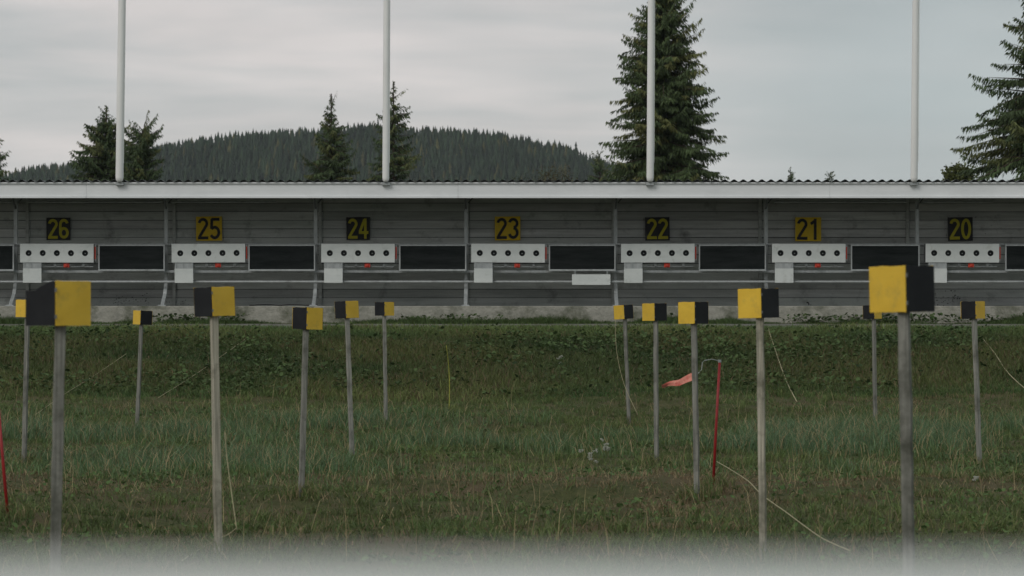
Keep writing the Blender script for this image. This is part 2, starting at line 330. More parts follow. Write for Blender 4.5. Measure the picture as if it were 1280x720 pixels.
x=(rng.random(5000)*2-1)*12.3; d=48.6+rng.random(5000)*.6; g=vnoise(x,0*x,1.1,55); k=rng.random(5000)<np.clip((g-.5)*3,0,1); x,d=x[k],d[k]
c=leaves(x,d,gz(x,d)+.02+.14*rng.random(len(x)),.04+.05*rng.random(len(x)),mixc(DGREEN,(.07,.10,.035),rng.random(len(x))))
v,l,t=joinb([a,b,c])
tag(bulk('weeds',v,4,M['leaf'],t,loops=l),'low broad-leaved weeds covering the bank',kind='stuff')

# ------------------------------------------------------------------ hill with forest
HR=np.array([(-300, 256), (-60, 248), (20, 233), (60, 224), (110, 216), (164, 208), (213, 196), (296, 181), (350, 176), (394, 174), (440, 172), (470, 169), (510, 172), (575, 179), (620, 183), (657, 190), (706, 200), (756, 218), (800, 236), (860, 256), (1500, 261)],float)
HD=1500.
def hz(x,d):
    x=np.asarray(x,float); d=np.asarray(d,float)
    zr=(HY-np.interp(x/HD*F+640,HR[:,0],HR[:,1]))/F*HD-4.0
    f=np.clip(1-np.abs(d-HD)/420,0,1); f=np.sin(f*np.pi/2)
    return zr*f-6*(1-f)+(vnoise(x,d,.02)-.5)*5*f
xs=np.linspace(-520,420,120); ds=np.linspace(1080,1920,60); X,D=np.meshgrid(xs,ds)
V=np.c_[X.ravel(),D.ravel(),hz(X,D).ravel()-1]; ny,nx=X.shape; ii=np.arange((ny-1)*nx).reshape(ny-1,nx)[:,:-1].ravel()
tag(bulk('hill',V,4,M['hillsoil'],loops=np.c_[ii,ii+1,ii+nx+1,ii+nx].ravel()),kind='structure')
def conifer(h,r,seed,tiers=6,n=8):
    rg=np.random.default_rng(seed); T=[]
    for i in range(tiers):
        f=i/tiers; z1=h*(.08+.86*f); z2=min(h, z1+h*(.34-.12*f)); rr=r*(1-f)**.85*(.8+.4*rg.random())+.12
        a=np.arange(n)*2*np.pi/n+rg.random()*6
        rad=rr*(.55+.75*rg.random(n)); rim=np.c_[np.cos(a)*rad,np.sin(a)*rad,z1-rr*.25*rg.random(n)]
        for k in range(n): T+= [rim[k],rim[(k+1)%n]*[.72,.72,1]+[0,0,h*.02],[0,0,z2 if i<tiers-1 else h]]
    return np.array(T,float)
varh=[conifer(10,1.9,s) for s in range(8)]
n=26000; x=rng.random(n)*640-400; d=1130+rng.random(n)**.8*372
z=hz(x,d); yy=HY-z/d*F
k=(yy<262); x,d,z=x[k],d[k],z[k]
vs=[];ts=[]
for i in range(len(x)):
    c=varh[i%8]; s=.42+.75*random.random()**2; a=random.random()*6.28; ca,sa=math.cos(a),math.sin(a)
    p=c*[s*1.0,s*1.0,s]; p=np.c_[p[:,0]*ca-p[:,1]*sa+x[i],p[:,0]*sa+p[:,1]*ca+d[i],p[:,2]+z[i]-1]
    vs.append(p); b=(.6+.75*random.random()**1.5)*(.75+.5*float(vnoise(x[i],d[i],.02,5)))
    base=np.array((.030,.052,.026) if random.random()>.10 else (.085,.085,.032)); ts.append(np.tile(base*b,(len(p),1)))
tag(bulk('forest',np.concatenate(vs),3,M['farspruce'],np.concatenate(ts)),'dark spruce forest covering the distant hill',kind='stuff')
sk=[]
for i in range(8):
    c=conifer(12,2.0,100+i,7,9)
    me_o=bulk('spruce_tree',c,3,M['farspruce'],np.tile((.028,.046,.024),(len(c),1))*(.7+.08*i)); sk.append(me_o)
px=24; idx=0
while px<770:
    y_=np.interp(px,HR[:,0],HR[:,1]); xw=(px-640)/F*HD; dd_=HD-random.random()*14
    o=sk[idx] if idx<8 else sk[idx%8].copy()
    if idx>=8: C.objects.link(o)
    s=.42+.6*random.random()**1.5+(.35 if random.random()<.14 else 0); o.location=(xw,dd_,float(hz(xw,dd_))-1); o.scale=(s*(.8+.3*random.random()),)*2+(s,); o.rotation_euler=(0,0,random.random()*6.28)
    tag(o,'small far spruce on the skyline of the wooded hill','tree','spruces along the hill skyline')
    idx+=1; px+=2.8+random.random()*4.4
    if px>640: px+=1

# ------------------------------------------------------------------ near conifers
def spruce(name,px,ptop,d,zb,prof,seed,label,cat='spruce',dens=1.0,spacing=.30,lean=0,tone=(.062,.092,.038),tone2=(.14,.145,.05),tw=.07,irr=.3,group=None,nb=8,mod=None):
    """prof: list of (y px in the photo, half width px) from top to bottom -> crown radius by height"""
    rg=np.random.default_rng(seed); H=(HY-ptop)/F*d-zb; s=d/F
    zs=np.array([(HY-y)*s-zb for y,_ in prof][::-1]); rs=np.array([r*s for _,r in prof][::-1])
    root=empty(name,((px-640)*s,d,zb)); tag(root,label,cat,group)
    tr=MB(); tr.tube([(lean*H*f,0,H*f) for f in np.linspace(0,1,9)],[.03+H*.011*(1-f) for f in np.linspace(0,1,9)],8)
    K=[];TT=[]
    z=zs[0]*.9 if zs[0]>1 else 1.0
    z=min(z,2.0)
    while z<H-.15:
        Rm=float(np.interp(z,zs,rs,left=rs[0])); 
        ring=1+irr*rg.standard_normal()*.15
        for b in range(nb if Rm>.5 else 5):
            az=rg.random()*2*np.pi
            Lb=Rm*ring*(1+irr*rg.standard_normal()); Lb=max(.07,min(Lb,Rm*1.35))
            if mod: Lb*=mod(z/H,az,rg)
            if Lb<.06: continue
            e=math.tan(R(-18+55*(z/H)**1.5+rg.standard_normal()*13)); z0=z+(rg.random()-.3)*spacing*2.2
            ca,sa=math.cos(az),math.sin(az); dirv=np.array([ca,sa,0]); side=np.array([-sa,ca,0])
            bend=(.04+.12*rg.random())
            def P(q): return np.array([lean*z0,0,z0])+dirv*Lb*q+np.array([0,0,Lb*(e*q-.30*q*q+bend*1.6*q**4)])
            if Lb>.4: tr.tube([P(0),P(.4),P(.8)],[.012+.012*Lb,.010+.006*Lb,.006],4,cap=False)
            tone_b=np.array(tone)*(.65+.7*rg.random())
            if rg.random()<.22: tone_b=tone_b*.5+np.array(tone2)*.6
            nq=int(max(5,Lb*19*dens))
            for q in (np.arange(nq)+rg.random(nq))/nq:
                q=.08+.92*q; p=P(q)
                for sd_ in (-1,1):
                    l=(min(.10,Lb*.5)+.32*Lb*(1-q)**.7*.8)*(.5+.8*rg.random()); l=min(l,.75,.25+Rm*.5)
                    dv=dirv*(.45+.4*rg.random())+side*sd_*(.5+.5*rg.random())+np.array([0,0,-.55*rg.random()-.05]); dv/=np.linalg.norm(dv)
                    m_=max(1,int(l/.17))
                    for j in range(m_):
                        a=p+dv*l*j/m_; t_=dv*.75+dirv*.3*rg.standard_normal()+np.array([0,0,-.35-.8*rg.random()]); t_/=np.linalg.norm(t_); ll=l/m_*1.2+.045
                        u=np.cross(t_,rg.standard_normal(3)); u/=np.linalg.norm(u)+1e-6; wd=tw*(.45+.6*rg.random())*min(1,.45+Rm*.6)
                        K.append((a,a+t_*ll*.45+u*wd*.5,a+t_*ll,a+t_*ll*.45-u*wd*.5)); TT.append(tone_b*(.75+.5*rg.random()))
        z+=spacing*(.7+.6*rg.random())
    tip=np.array([lean*H,0,H])
    for j in range(14):
        a=tip-np.array([0,0,.5*rg.random()+.03]); az=rg.random()*6.28; t_=np.array([math.cos(az)*.6,math.sin(az)*.6,.7]); u=np.cross(t_,rg.standard_normal(3)); u/=np.linalg.norm(u)
        K.append((a,a+t_*.08+u*.02,a+t_*.2,a+t_*.08-u*.02)); TT.append(np.array(tone))
    tr.build('trunk',M['bark'],root)
    V=np.array(K).reshape(-1,3); T=np.repeat(np.array(TT),4,axis=0)
    bulk('crown',V,4,M['spruce'],T,parent=root); return root
spruce('spruce_tree',829,-75,110,-.6,[(-75,2),(-40,9),(0,21),(45,34),(85,46),(130,52),(180,60),(225,60),(300,62)],1,'tall dense spruce rising out of the frame behind number 22, pale flagpole before it','tree',dens=1.15,spacing=.22,tw=.07,nb=15,irr=.27,tone=(.072,.104,.042),tone2=(.17,.16,.055))
spruce('spruce_tree',414,117,150,-.6,[(117,.4),(131,2.5),(138,7),(155,12),(180,18),(205,25),(230,30),(320,34)],2,'slim pointed spruce alone before the wooded hill, left of the second flagpole','tree',dens=1.2,spacing=.22,tw=.08,irr=.3)
spruce('spruce_tree',492,102,150,-.6,[(102,.4),(115,2.5),(122,7),(145,17),(170,17),(200,25),(230,28),(320,32)],3,'ragged narrow spruce directly behind the second flagpole from the left','tree',dens=.8,spacing=.30,tw=.09,irr=.5)
spruce('spruce_tree',133,133,150,-.6,[(133,.4),(143,3),(150,9),(170,22),(185,34),(210,38),(230,38),(320,40)],4,'bushy pointed spruce just left of the leftmost flagpole','tree',dens=1.3,spacing=.20,tw=.08,irr=.25)
spruce('spruce_tree',178,162,146,-.6,[(162,5),(172,16),(185,23),(210,20),(230,22),(320,26)],5,'short broad-topped spruce just right of the leftmost flagpole','tree',dens=1.3,spacing=.20,tw=.08,irr=.25)
spruce('spruce_tree',-8,168,140,-.6,[(168,1),(185,8),(205,16),(222,20),(320,24)],6,'spruce cut off by the left frame edge','tree',dens=.9,spacing=.3,tw=.09)
spruce('spruce_tree',1316,-60,100,-.6,[(-60,3),(0,24),(40,44),(70,52),(110,76),(150,90),(185,98),(225,90),(320,90)],8,'large open-branched spruce cut off by the right frame edge','tree',dens=1.05,spacing=.27,tw=.08,irr=.36,nb=12)
spruce('spruce_tree',988,212,300,-1,[(212,1),(220,4),(232,8)],11,'tiny spruce tip over the roof right of the tall spruce, the left of two','tree',dens=.4,spacing=.4,tw=.2)
spruce('spruce_tree',1038,217,300,-1,[(217,1),(220,5),(232,8)],12,'tiny spruce tip over the roof right of the tall spruce, the right of two','tree',dens=.4,spacing=.4,tw=.2)
spruce('spruce_tree',750,192,260,-.8,[(192,1),(205,9),(232,16)],13,'small spruce at the foot of the hill by the tall spruce','tree',dens=.5,spacing=.35,tw=.16)
# small broadleaf trees
def leafy(px,ytop,hw,d,seed,label,tone,zb=-.6):
    rg=np.random.default_rng(seed); s=d/F; H=(HY-ytop)*s-zb; root=empty('leafy_tree',((px-640)*s,d,zb)); tag(root,label,'tree')
    tr=MB(); tr.tube([(0,0,0),(.05,0,H*.5),(0,.05,H*.85)],[.12,.07,.03],7)
    K=[];T=[]
    for b in range(60):
        az=rg.random()*6.28; zz=H*(.45+.5*rg.random()); rr=hw*s*(1-((zz/H-.65)/.42)**2)**.5 if abs(zz/H-.65)<.42 else .2
        c=np.array([math.cos(az)*rr*rg.random()**.5,math.sin(az)*rr*rg.random()**.5,zz]); tr.tube([(0,0,zz*.6),c],[.03,.01],4,cap=False)
        tb=np.array(tone)*(.6+.7*rg.random()); 
        for j in range(110):
            a=c+rg.standard_normal(3)*.28*hw*s*np.array([1,1,.8]); a[2]=min(a[2],H); t_=rg.standard_normal(3); t_/=np.linalg.norm(t_); u=np.cross(t_,rg.standard_normal(3)); u/=np.linalg.norm(u)
            l=.10+.1*rg.random(); K.append((a,a+t_*l*.5+u*l*.35,a+t_*l,a+t_*l*.5-u*l*.35)); T.append(tb*(.7+.6*rg.random()))
    tr.build('trunk',M['bark'],root); bulk('crown',np.array(K).reshape(-1,3),4,M['spruce'],np.repeat(np.array(T),4,axis=0),parent=root)
leafy(1196,202,20,120,21,'small yellow-green leafy tree beside the open-branched spruce, its top just over the roof',(.085,.10,.03))
leafy(700,208,26,240,22,'low rusty-green leafy tree at the foot of the hill, left of the tall spruce',(.07,.06,.025))
leafy(655,214,24,240,23,'low dark leafy tree just over the roof behind number 23',(.045,.05,.024))

# ------------------------------------------------------------------ target shelter
sh=empty('target_shelter',(0,51,-.1)); tag(sh,'long open-fronted shelter with pale fascia, corrugated roof and grey board back wall','shelter')
def part(mb,name,mat,bevel=0,parent=None):
    o=mb.build(name,mat,None,bevel); p=parent or sh; o.parent=p
    # keep world coordinates: parents sit unrotated
    q=Vector((0,0,0)); r=p
    while r: q+=r.location; r=r.parent
    o.location=-q; return o
XE=15.2
b=MB(); b.box(-XE,XE,49.3,53,-.25,.262); part(b,'plinth',M['concrete'],.015)
POSTX=[PX(p,50.2) for p in (-168,19.5,207.5,394.5,582.5,769.5,957.5,1146.5,1335)]
STUDX=[x for x in POSTX]
# board wall
b=MB(); z=.264; r_=random.Random(5)
while z<2.44:
    hgt=.168; xj=[-XE]+[x+.05 for x in STUDX if r_.random()<.7]+[XE]
    for x0,x1 in zip(xj[:-1],xj[1:]):
        g=.68+.42*r_.random(); g2=g*(1+.04*(r_.random()-.5)); off=r_.random()*.006
        b.box(x0+.003,x1-.003,51.45+off,51.475+off,z+.005+r_.random()*.005,min(z+hgt-.003-r_.random()*.006,2.45),(g,g2,g))
    z+=hgt
part(b,'wall',M['board'],.0)
b=MB(); b.box(-XE,XE,51.49,51.52,.264,2.45); part(b,'wall_backing',M['darksteel'])
for x in STUDX:
    b=MB(); b.box(x-.03,x+.03,51.40,51.449,.264,2.46,(.8,.8,.8)); part(b,'wall_stud',M['board'],.003)
# fascia of separate sheets with lap joints
b=MB(); xs_=[-XE,-7.9,-1.0,5.9,12.8,XE]
for i,(x0,x1) in enumerate(zip(xs_[:-1],xs_[1:])):
    g=.985+.02*r_.random(); b.box(x0+.001,x1-.001,49.0,49.035,2.272,2.548,(g,g,g))
    b.box(x0+.004,x1-.004,48.975,48.999,2.262,2.30,(g*.97,)*3)
    b.box(x0+.004,x1-.004,48.965,48.999,2.530,2.556,(g,g,g))
part(b,'fascia',M['fascia'],.003)
# corrugated roof
per=.1715; nseg=int(2*XE/per)*8; xx=-XE+np.arange(nseg+1)*per/8
zz=.022*np.cos(xx/per*2*np.pi); 
rows=[(48.93,2.586),(49.6,2.578),(50.6,2.563),(51.6,2.548),(52.4,2.535)]
V=[];fs=[];n1=len(xx)
for lay in (0,1):
    for (yy_,zc) in rows: V+= [(xx[i],yy_,zc+zz[i]+(0 if lay else -.006)) for i in range(n1)]
nr=len(rows)
for lay in (0,1):
    o_=lay*nr*n1
    for j in range(nr-1):
        for i in range(n1-1):
            f=(o_+j*n1+i,o_+j*n1+i+1,o_+(j+1)*n1+i+1,o_+(j+1)*n1+i); fs.append(f if lay else f[::-1])
for i in range(n1-1):
    fs.append((i,i+1,nr*n1+i+1,nr*n1+i))
b=MB(); b.add(V,fs); rf=part(b,'roof',M['roof'])
b=MB()
for y_,zt in ((49.2,2.545),(50.3,2.53),(51.56,2.51)): b.box(-XE,XE,y_,y_+.06,zt-.10,zt)
part(b,'purlin',M['darksteel'])
# posts: upper straight tube, lower leg bending forwards to a foot plate
for i,x in enumerate(POSTX):
    b=MB(); yb=50.2
    b.box(x-.035,x+.035,yb,yb+.06,.93,2.43)
    pts=[(x,yb+.03,.93),(x,yb+.02,.72),(x,yb-.14,.50),(x,yb-.42,.34),(x,yb-.50,.285)]
    fr=[]
    for q in pts: fr+=[(q[0]-.034,q[1]-.03,q[2]),(q[0]+.034,q[1]-.03,q[2]),(q[0]+.034,q[1]+.03,q[2]),(q[0]-.034,q[1]+.03,q[2])]
    ff=[(k*4+a,k*4+(a+1)%4,(k+1)*4+(a+1)%4,(k+1)*4+a) for k in range(4) for a in range(4)]+[(0,1,2,3),(19,18,17,16)]
    b.add(fr,ff); p=part(b,'post',M['steel'],.004)
    b=MB(); b.box(x-.075,x+.075,yb-.62,yb-.42,.263,.285); part(b,'foot_plate',M['steel'],.003,p)
    b=MB(); b.tube([(x,yb-.004,2.12),(x+(.0),yb-.5,2.40)],.018,6); b.tube([(x+.04,yb+.03,2.22),(x+.2,yb+.03,2.42)],.014,6)
    part(b,'brace',M['darksteel'],0,p)
for x0,x1 in ((35,203),(214,345),(968,1133),(1155,1241),(-30,17)):
    b=MB(); b.tube([(PX(x0,50.1),50.1,PZ(252.5,50.1)),(PX(x1,50.1),50.1,PZ(252.5,50.1))],.017,8); part(b,'conduit',M['steel'])
# rails
b=MB(); b.box(-XE,XE,50.06,50.11,.895,.945); part(b,'rail',M['steel'],.006)
b=MB(); b.tube([(-XE,50.0,.725),(XE,50.0,.725)],.023,8); part(b,'rail',M['steel'])
b=MB(); b.tube([(-XE,50.14,1.44),(XE,50.14,1.44)],.014,8); part(b,'rail',M['steel'])

# bullet-torn patches on the back wall: dark splintered boards
sr=random.Random(3)
b=MB()
def scars(x0,x1,y0,y1,n,sz):
    for _ in range(n):
        x=PX(sr.uniform(x0,x1),51.44); zc=PZ(sr.gauss((y0+y1)/2,(y1-y0)/3.5),51.44); w_=sz*sr.uniform(.3,1.5); h_=sz*sr.uniform(.2,.9); yy_=51.446-sr.random()*.006
        k=sr.randint(5,8); pts=[(x+w_*math.cos(t*6.283/k)*sr.uniform(.5,1),zc+h_*math.sin(t*6.283/k)*sr.uniform(.5,1)) for t in range(k)]
        b.add([(p[0],yy_,p[1]) for p in pts]+[(p[0],51.46,p[1]) for p in pts],[tuple(range(k))[::-1] if 0 else tuple(range(k))]+[(t,(t+1)%k,k+(t+1)%k,k+t) for t in range(k)])
scars(136,186,370,382,60,.014); scars(196,240,374,382,20,.014); scars(1155,1200,362,386,70,.018); scars(1008,1020,379,383,5,.03); scars(1180,1250,262,300,22,.014)
scars(40,60,376,382,8,.014)
part(b,'splintered_hole',M['signblack'])

b=MB(); cp=[(PX(px_,50.0),50.0-.1*math.sin(px_*.07),.275+.018*abs(math.sin(px_*.09))) for px_ in range(312,402,5)]; b.tube(cp,.011,6); part(b,'cable',M['signblack'])
# number signs
def ell(cx,cy,rx,ry,a0,a1,n=22): return [(cx+rx*math.cos(R(a0+(a1-a0)*k/n)),cy+ry*math.sin(R(a0+(a1-a0)*k/n))) for k in range(n+1)]
GL={'2':[(ell(.5,1.40,.365,.365,172,-28)+[(.17,.24)],0),([(0,.13),(1,.13)],0)],
 '5':[([(.17,1.765),(.94,1.765)],0),([(.215,1.8),(.165,.92)],0),(ell(.47,.60,.395,.465,140,-152),0)],
 '6':[(ell(.5,.56,.365,.425,0,360),1),([(.135,.56),(.135,1.25)]+ell(.5,1.35,.365,.415,180,18),0)],
 '4':[([(.60,1.80),(.11,.66)],0),([(0,.575),(1,.575)],0),([(.68,0),(.68,1.9)],0)],
 '3':[(ell(.48,1.40,.37,.365,165,-85),0),(ell(.48,.56,.385,.425,88,-165),0)],
 '1':[([(.60,0),(.60,1.9)],0),([(.16,1.42),(.60,1.72)],0)],
 '0':[(ell(.5,.95,.365,.815,0,360,40),1)]}
def digits_mesh(txt,wid,hei):
    b=MB(); cw=wid/2.14; hh=hei/1.9; sw=.135; n_=0
    for k,ch in enumerate(txt):
        for path,closed in GL[ch]:
            n_+=1; pts=[Vector((p[0],p[1])) for p in path]; m=len(pts)
            Lf=[]
            for i in range(m):
                if closed: d=pts[(i+1)%(m-1)]-pts[(i-1)%(m-1)]
                else: d=pts[min(i+1,m-1)]-pts[max(i-1,0)]
                d.normalize(); nn=Vector((-d.y,d.x)); Lf.append((pts[i]+nn*sw,pts[i]-nn*sw))
            V=[]
            for y in (-.0006*n_-.002,0):
                for a,c in Lf:
                    for q in (a,c): V.append(((q.x+k*1.14)*cw-wid/2,y,q.y*hh-hei/2))
            fs=[]; o=2*m
            for i in range(m-1):
                a=2*i; fs+=[(a,a+1,a+3,a+2),(a,a+2,o+a+2,o+a),(a+1,o+a+1,o+a+3,a+3)]
            fs+=[(0,o,o+1,1),(2*m-2,2*m-1,o+2*m-1,o+2*m-2)]; b.add(V,fs)
    return b
signs=[('26',58,88,272,300,0),('25',245,277.5,270.5,301,1),('24',433,462.5,271.5,300,0),('23',618.5,650.5,270.5,300.5,1),('22',806.5,837,271.5,300.5,0),('21',994,1026.5,271.5,301.5,1),('20',1185,1216,271.5,301,0)]
dS=51.38
for txt,x0,x1,y0,y1,yel in signs:
    wx=PX((x0+x1)/2,dS); wz=PZ((y0+y1)/2,dS); W=(x1-x0)/F*dS; Hh=(y1-y0)/F*dS
    root=empty('number_sign',(wx,dS,wz),(0,R(random.uniform(-.8,.8)),0))
    tag(root,('square yellow number plate with black figures %s' if yel else 'square black number plate with yellow figures %s')%txt,'sign','lane number plates on the back wall')
    b=MB(); b.box(-W/2,W/2,0,.012,-Hh/2,Hh/2); b.box(-W/2+.05,W/2-.05,.012,.058,Hh/2-.1,Hh/2-.06); b.box(-W/2+.05,W/2-.05,.012,.058,-Hh/2+.06,-Hh/2+.1)
    b.build('plate',M['signyellow'] if yel else M['signblack'],root,.002)
    o=digits_mesh(txt,W*.86,Hh*.88).build('digits',M['signblack'] if yel else M['digityellow'],root); o.location=(0,-.0005,0)

# ------------------------------------------------------------------ five-hole targets
def plate_with_holes(W,Hh,th,holes,r,n=20):
    """front plate with five real round openings, bridged cell by cell"""
    b=MB(); xs=[-W/2]+[(holes[i]+holes[i+1])/2 for i in range(len(holes)-1)]+[W/2]
    for i,hx in enumerate(holes):
        x0,x1=xs[i],xs[i+1]
        per_=[]; cr_=[]
        for k in range(n):
            t=2*math.pi*(k+.5)/n; c,s=math.cos(t),math.sin(t)
            m=min((x1-hx)/c if c>0 else (x0-hx)/c, (Hh/2)/abs(s)); per_.append((hx+c*m,s*m)); cr_.append((hx+c*r,s*r))
        for (cx,cz) in ((x0,-Hh/2),(x1,-Hh/2),(x1,Hh/2),(x0,Hh/2)):
            j=min(range(n),key=lambda q:(per_[q][0]-cx)**2+(per_[q][1]-cz)**2); per_[j]=(cx,cz)
        V=[(p[0],0,p[1]) for p in per_]+[(p[0],0,p[1]) for p in cr_]+[(p[0],th,p[1]) for p in cr_]
        f=[(k,(k+1)%n,n+(k+1)%n,n+k) for k in range(n)]+[(n+k,n+(k+1)%n,2*n+(k+1)%n,2*n+k) for k in range(n)]
        b.add(V,f)
    # rim
    V=[(x,y,z) for y in (0,th) for x,z in ((-W/2,-Hh/2),(W/2,-Hh/2),(W/2,Hh/2),(-W/2,Hh/2))]
    b.add(V,[(k,(k+1)%4,4+(k+1)%4,4+k) for k in range(4)])
    return b
TW,TH=1.39,.352
def make_target():
    root=empty('biathlon_target',(0,0,0))
    hs=[(-2+i)*.2665 for i in range(5)]
    plate_with_holes(TW,TH,.012,hs,.0575).build('front_plate',M['white'],root)
    b=MB(); b.box(-TW/2+.01,TW/2-.01,.20,.215,-TH/2+.01,TH/2-.01); b.box(-TW/2+.004,-TW/2+.016,.0125,.215,-TH/2+.004,TH/2-.004); b.box(TW/2-.016,TW/2-.004,.0125,.215,-TH/2+.004,TH/2-.004)
    b.box(-TW/2+.017,TW/2-.017,.0125,.2,TH/2-.012,TH/2-.003); b.build('housing',M['darksteel'],root)
    for hx in hs:
        b=MB(); n=20; V=[(hx+.066*math.cos(t*2*math.pi/n),y,.066*math.sin(t*2*math.pi/n)) for y in (.03,.042) for t in range(n)]
        b.add(V,[tuple(range(n))]+[(k,(k+1)%n,n+(k+1)%n,n+k) for k in range(n)]+[tuple(range(n,2*n))[::-1]]); dsk=b.build('hit_disc',M['black'],root)
        b=MB(); b.tube([(hx,.022,-.004),(hx,.0295,-.004)],.008,8); b.build('bolt',M['steel'],dsk)
    # mechanism under the plate
    b=MB(); b.box(-TW/2+.08,TW/2-.02,.10,.12,-TH/2-.085,-TH/2-.065)
    for hx in hs: b.tube([(hx-.06,.09,-TH/2-.08),(hx-.01,.09,-TH/2-.03),(hx+.05,.09,-TH/2-.05)],.009,6); b.box(hx-.07,hx-.02,.07,.09,-TH/2-.06,-TH/2-.02)
    b.build('reset_linkage',M['steel'],root)
    b=MB(); b.box(.12,.23,.04,.08,-TH/2-.095,-TH/2-.015); b.box(.15,.20,.02,.04,-TH/2-.08,-TH/2-.03); b.build('reset_flag',M['red'],root,.008)
    # hanging indicator plate
    b=MB(); b.box(-.64,-.29,-.004,.006,-TH/2-.385,-TH/2-.115); pl=b.build('hanging_plate',M['white'],root,.002)
    b=MB()
    for hx in (-.62,-.49,-.31): b.box(hx-.013,hx+.013,.008,.016,-TH/2-.15,-TH/2+.03)
    b.box(-.64,-.29,.018,.024,-TH/2-.115,-TH/2-.004); b.build('hanger',M['steel'],root)
    # side mechanism, red
    b=MB(); b.box(TW/2+.008,TW/2+.04,.05,.10,-.14,.15); b.build('side_frame',M['steel'],root,.003)
    b=MB()
    b.box(TW/2+.012,TW/2+.034,.036,.0495,-.11,.12)
    b.build('side_marking',M['red'],root)
    return root
def copy_tree(o,parent=None):
    c=o.copy(); C.objects.link(c)
    if parent: c.parent=parent
    for ch in o.children: copy_tree(ch,c)
    return c
tc_=[(26,71),(25,260.5),(24,447.5),(23,635),(22,822.3),(21,1011),(20,1203)]
proto=make_target()
for i,(nr_,cx) in enumerate(tc_):
    o=proto if i==0 else copy_tree(proto)
    o.location=(PX(cx,49.9),49.9,PZ(316.4,49.9)); o.rotation_euler=(R(random.uniform(-1.5,1.5)),R(random.uniform(-.35,.35)),0)
    tag(o,'white five-hole target on the rail below number %d'%nr_,'target','five-hole targets on the rail')
# black panels
def make_panel(W,Hh):
    root=empty('black_panel',(0,0,0))
    b=MB(); b.box(-W/2+.02,W/2-.02,.0,.02,-Hh/2+.02,Hh/2-.02); b.build('sheet',M['rubber'],root)
    b=MB(); t=.024
    b.box(-W/2,W/2,-.012,.03,Hh/2-t,Hh/2); b.box(-W/2,W/2,-.03,.03,-Hh/2-.012,-Hh/2+t)
    b.box(-W/2,-W/2+t,-.014,.028,-Hh/2+t+.001,Hh/2-t-.001); b.box(W/2-t,W/2,-.014,.028,-Hh/2+t+.001,Hh/2-t-.001); fr=b.build('frame',M['steel'],root,.003)
    return root
pn=[(-64,17.5,'below the left frame edge, left of target 26, cut off by the frame','left'),(123,206,'between the targets 26 and 25',''),(310.5,394,'between the targets 25 and 24',''),(499,583,'between the targets 24 and 23',''),(686,769.5,'between the targets 23 and 22',''),(873.5,957.5,'between the targets 22 and 21',''),(1063.5,1149.5,'between the targets 21 and 20',''),(1256.5,1340,'right of target 20, cut off by the frame','')]
pp=make_panel(1.27,.49)
for i,(x0,x1,lb,_) in enumerate(pn):
    o=pp if i==0 else copy_tree(pp)
    o.location=(PX((x0+x1)/2,49.95),49.95,PZ(322,49.95)); o.scale=((x1-x0)/F*49.95/1.27,1,1)
    lb='left of target 26, cut off by the frame' if i==0 else lb
    tag(o,'black sheet in a thin pale frame '+lb,'panel','black panels between the targets')
b=MB(); xc=PX(739,49.9); 
root=empty('hanging_board',(xc,49.9,PZ(349.5,49.9))); tag(root,'narrow white board hung low under the black panel between 23 and 22','board')
W=48/F*49.9
b.box(-W/2,W/2,0,.012,-.1,.1); b.box(-W/2,W/2,.0125,.09,-.1,-.09); b.build('board',M['white'],root,.003)
b=MB(); b.box(-W/2+.05,-W/2+.07,.014,.02,-.08,.17); b.box(W/2-.07,W/2-.05,.014,.02,-.08,.17); b.build('strap',M['steel'],root)

# ------------------------------------------------------------------ flagpoles on the roof edge
for (xb,xt,r,lb) in ((149.3,152.6,5.0,'leftmost of the four white flagpoles on the roof edge'),(482.2,483.4,4.3,'white flagpole on the roof edge between numbers 24 and 23'),(812.6,814,4.5,'white flagpole on the roof edge in front of the tall spruce'),(1142.6,1144.8,4.5,'rightmost of the four white flagpoles on the roof edge')):
    d_=48.9; x0=PX(xb,d_); dx=(PX(xt,d_)-x0)/3.45; rr=r/F*d_
    root=empty('flagpole',(x0,d_,2.558)); tag(root,lb,'flagpole','white flagpoles on the roof edge')
    Hh=8.2; b=MB(); b.tube([(dx*t,0,t) for t in (.0,.03,.08,2,4,6,Hh)],[rr*.55,rr*.9,rr,rr*.97,rr*.9,rr*.8,rr*.6],20); b.build('pole',M['pole'],root,smooth=True)
    b=MB(); b.tube([(dx*Hh,0,Hh),(dx*Hh,0,Hh+.06),(dx*Hh,0,Hh+.12)],[.05,.06,.02],12); b.build('finial',M['pole'],root,smooth=True)
    b=MB(); b.tube([(rr*1.1,-.03,.35),(rr*.95+dx*8,-.03,Hh-.1)],.004,5); b.build('halyard',M['rail'],root)
    b=MB(); b.box(-.075,.075,.01,.09,-.06,-.003); b.build('bracket',M['steel'],root,.003)

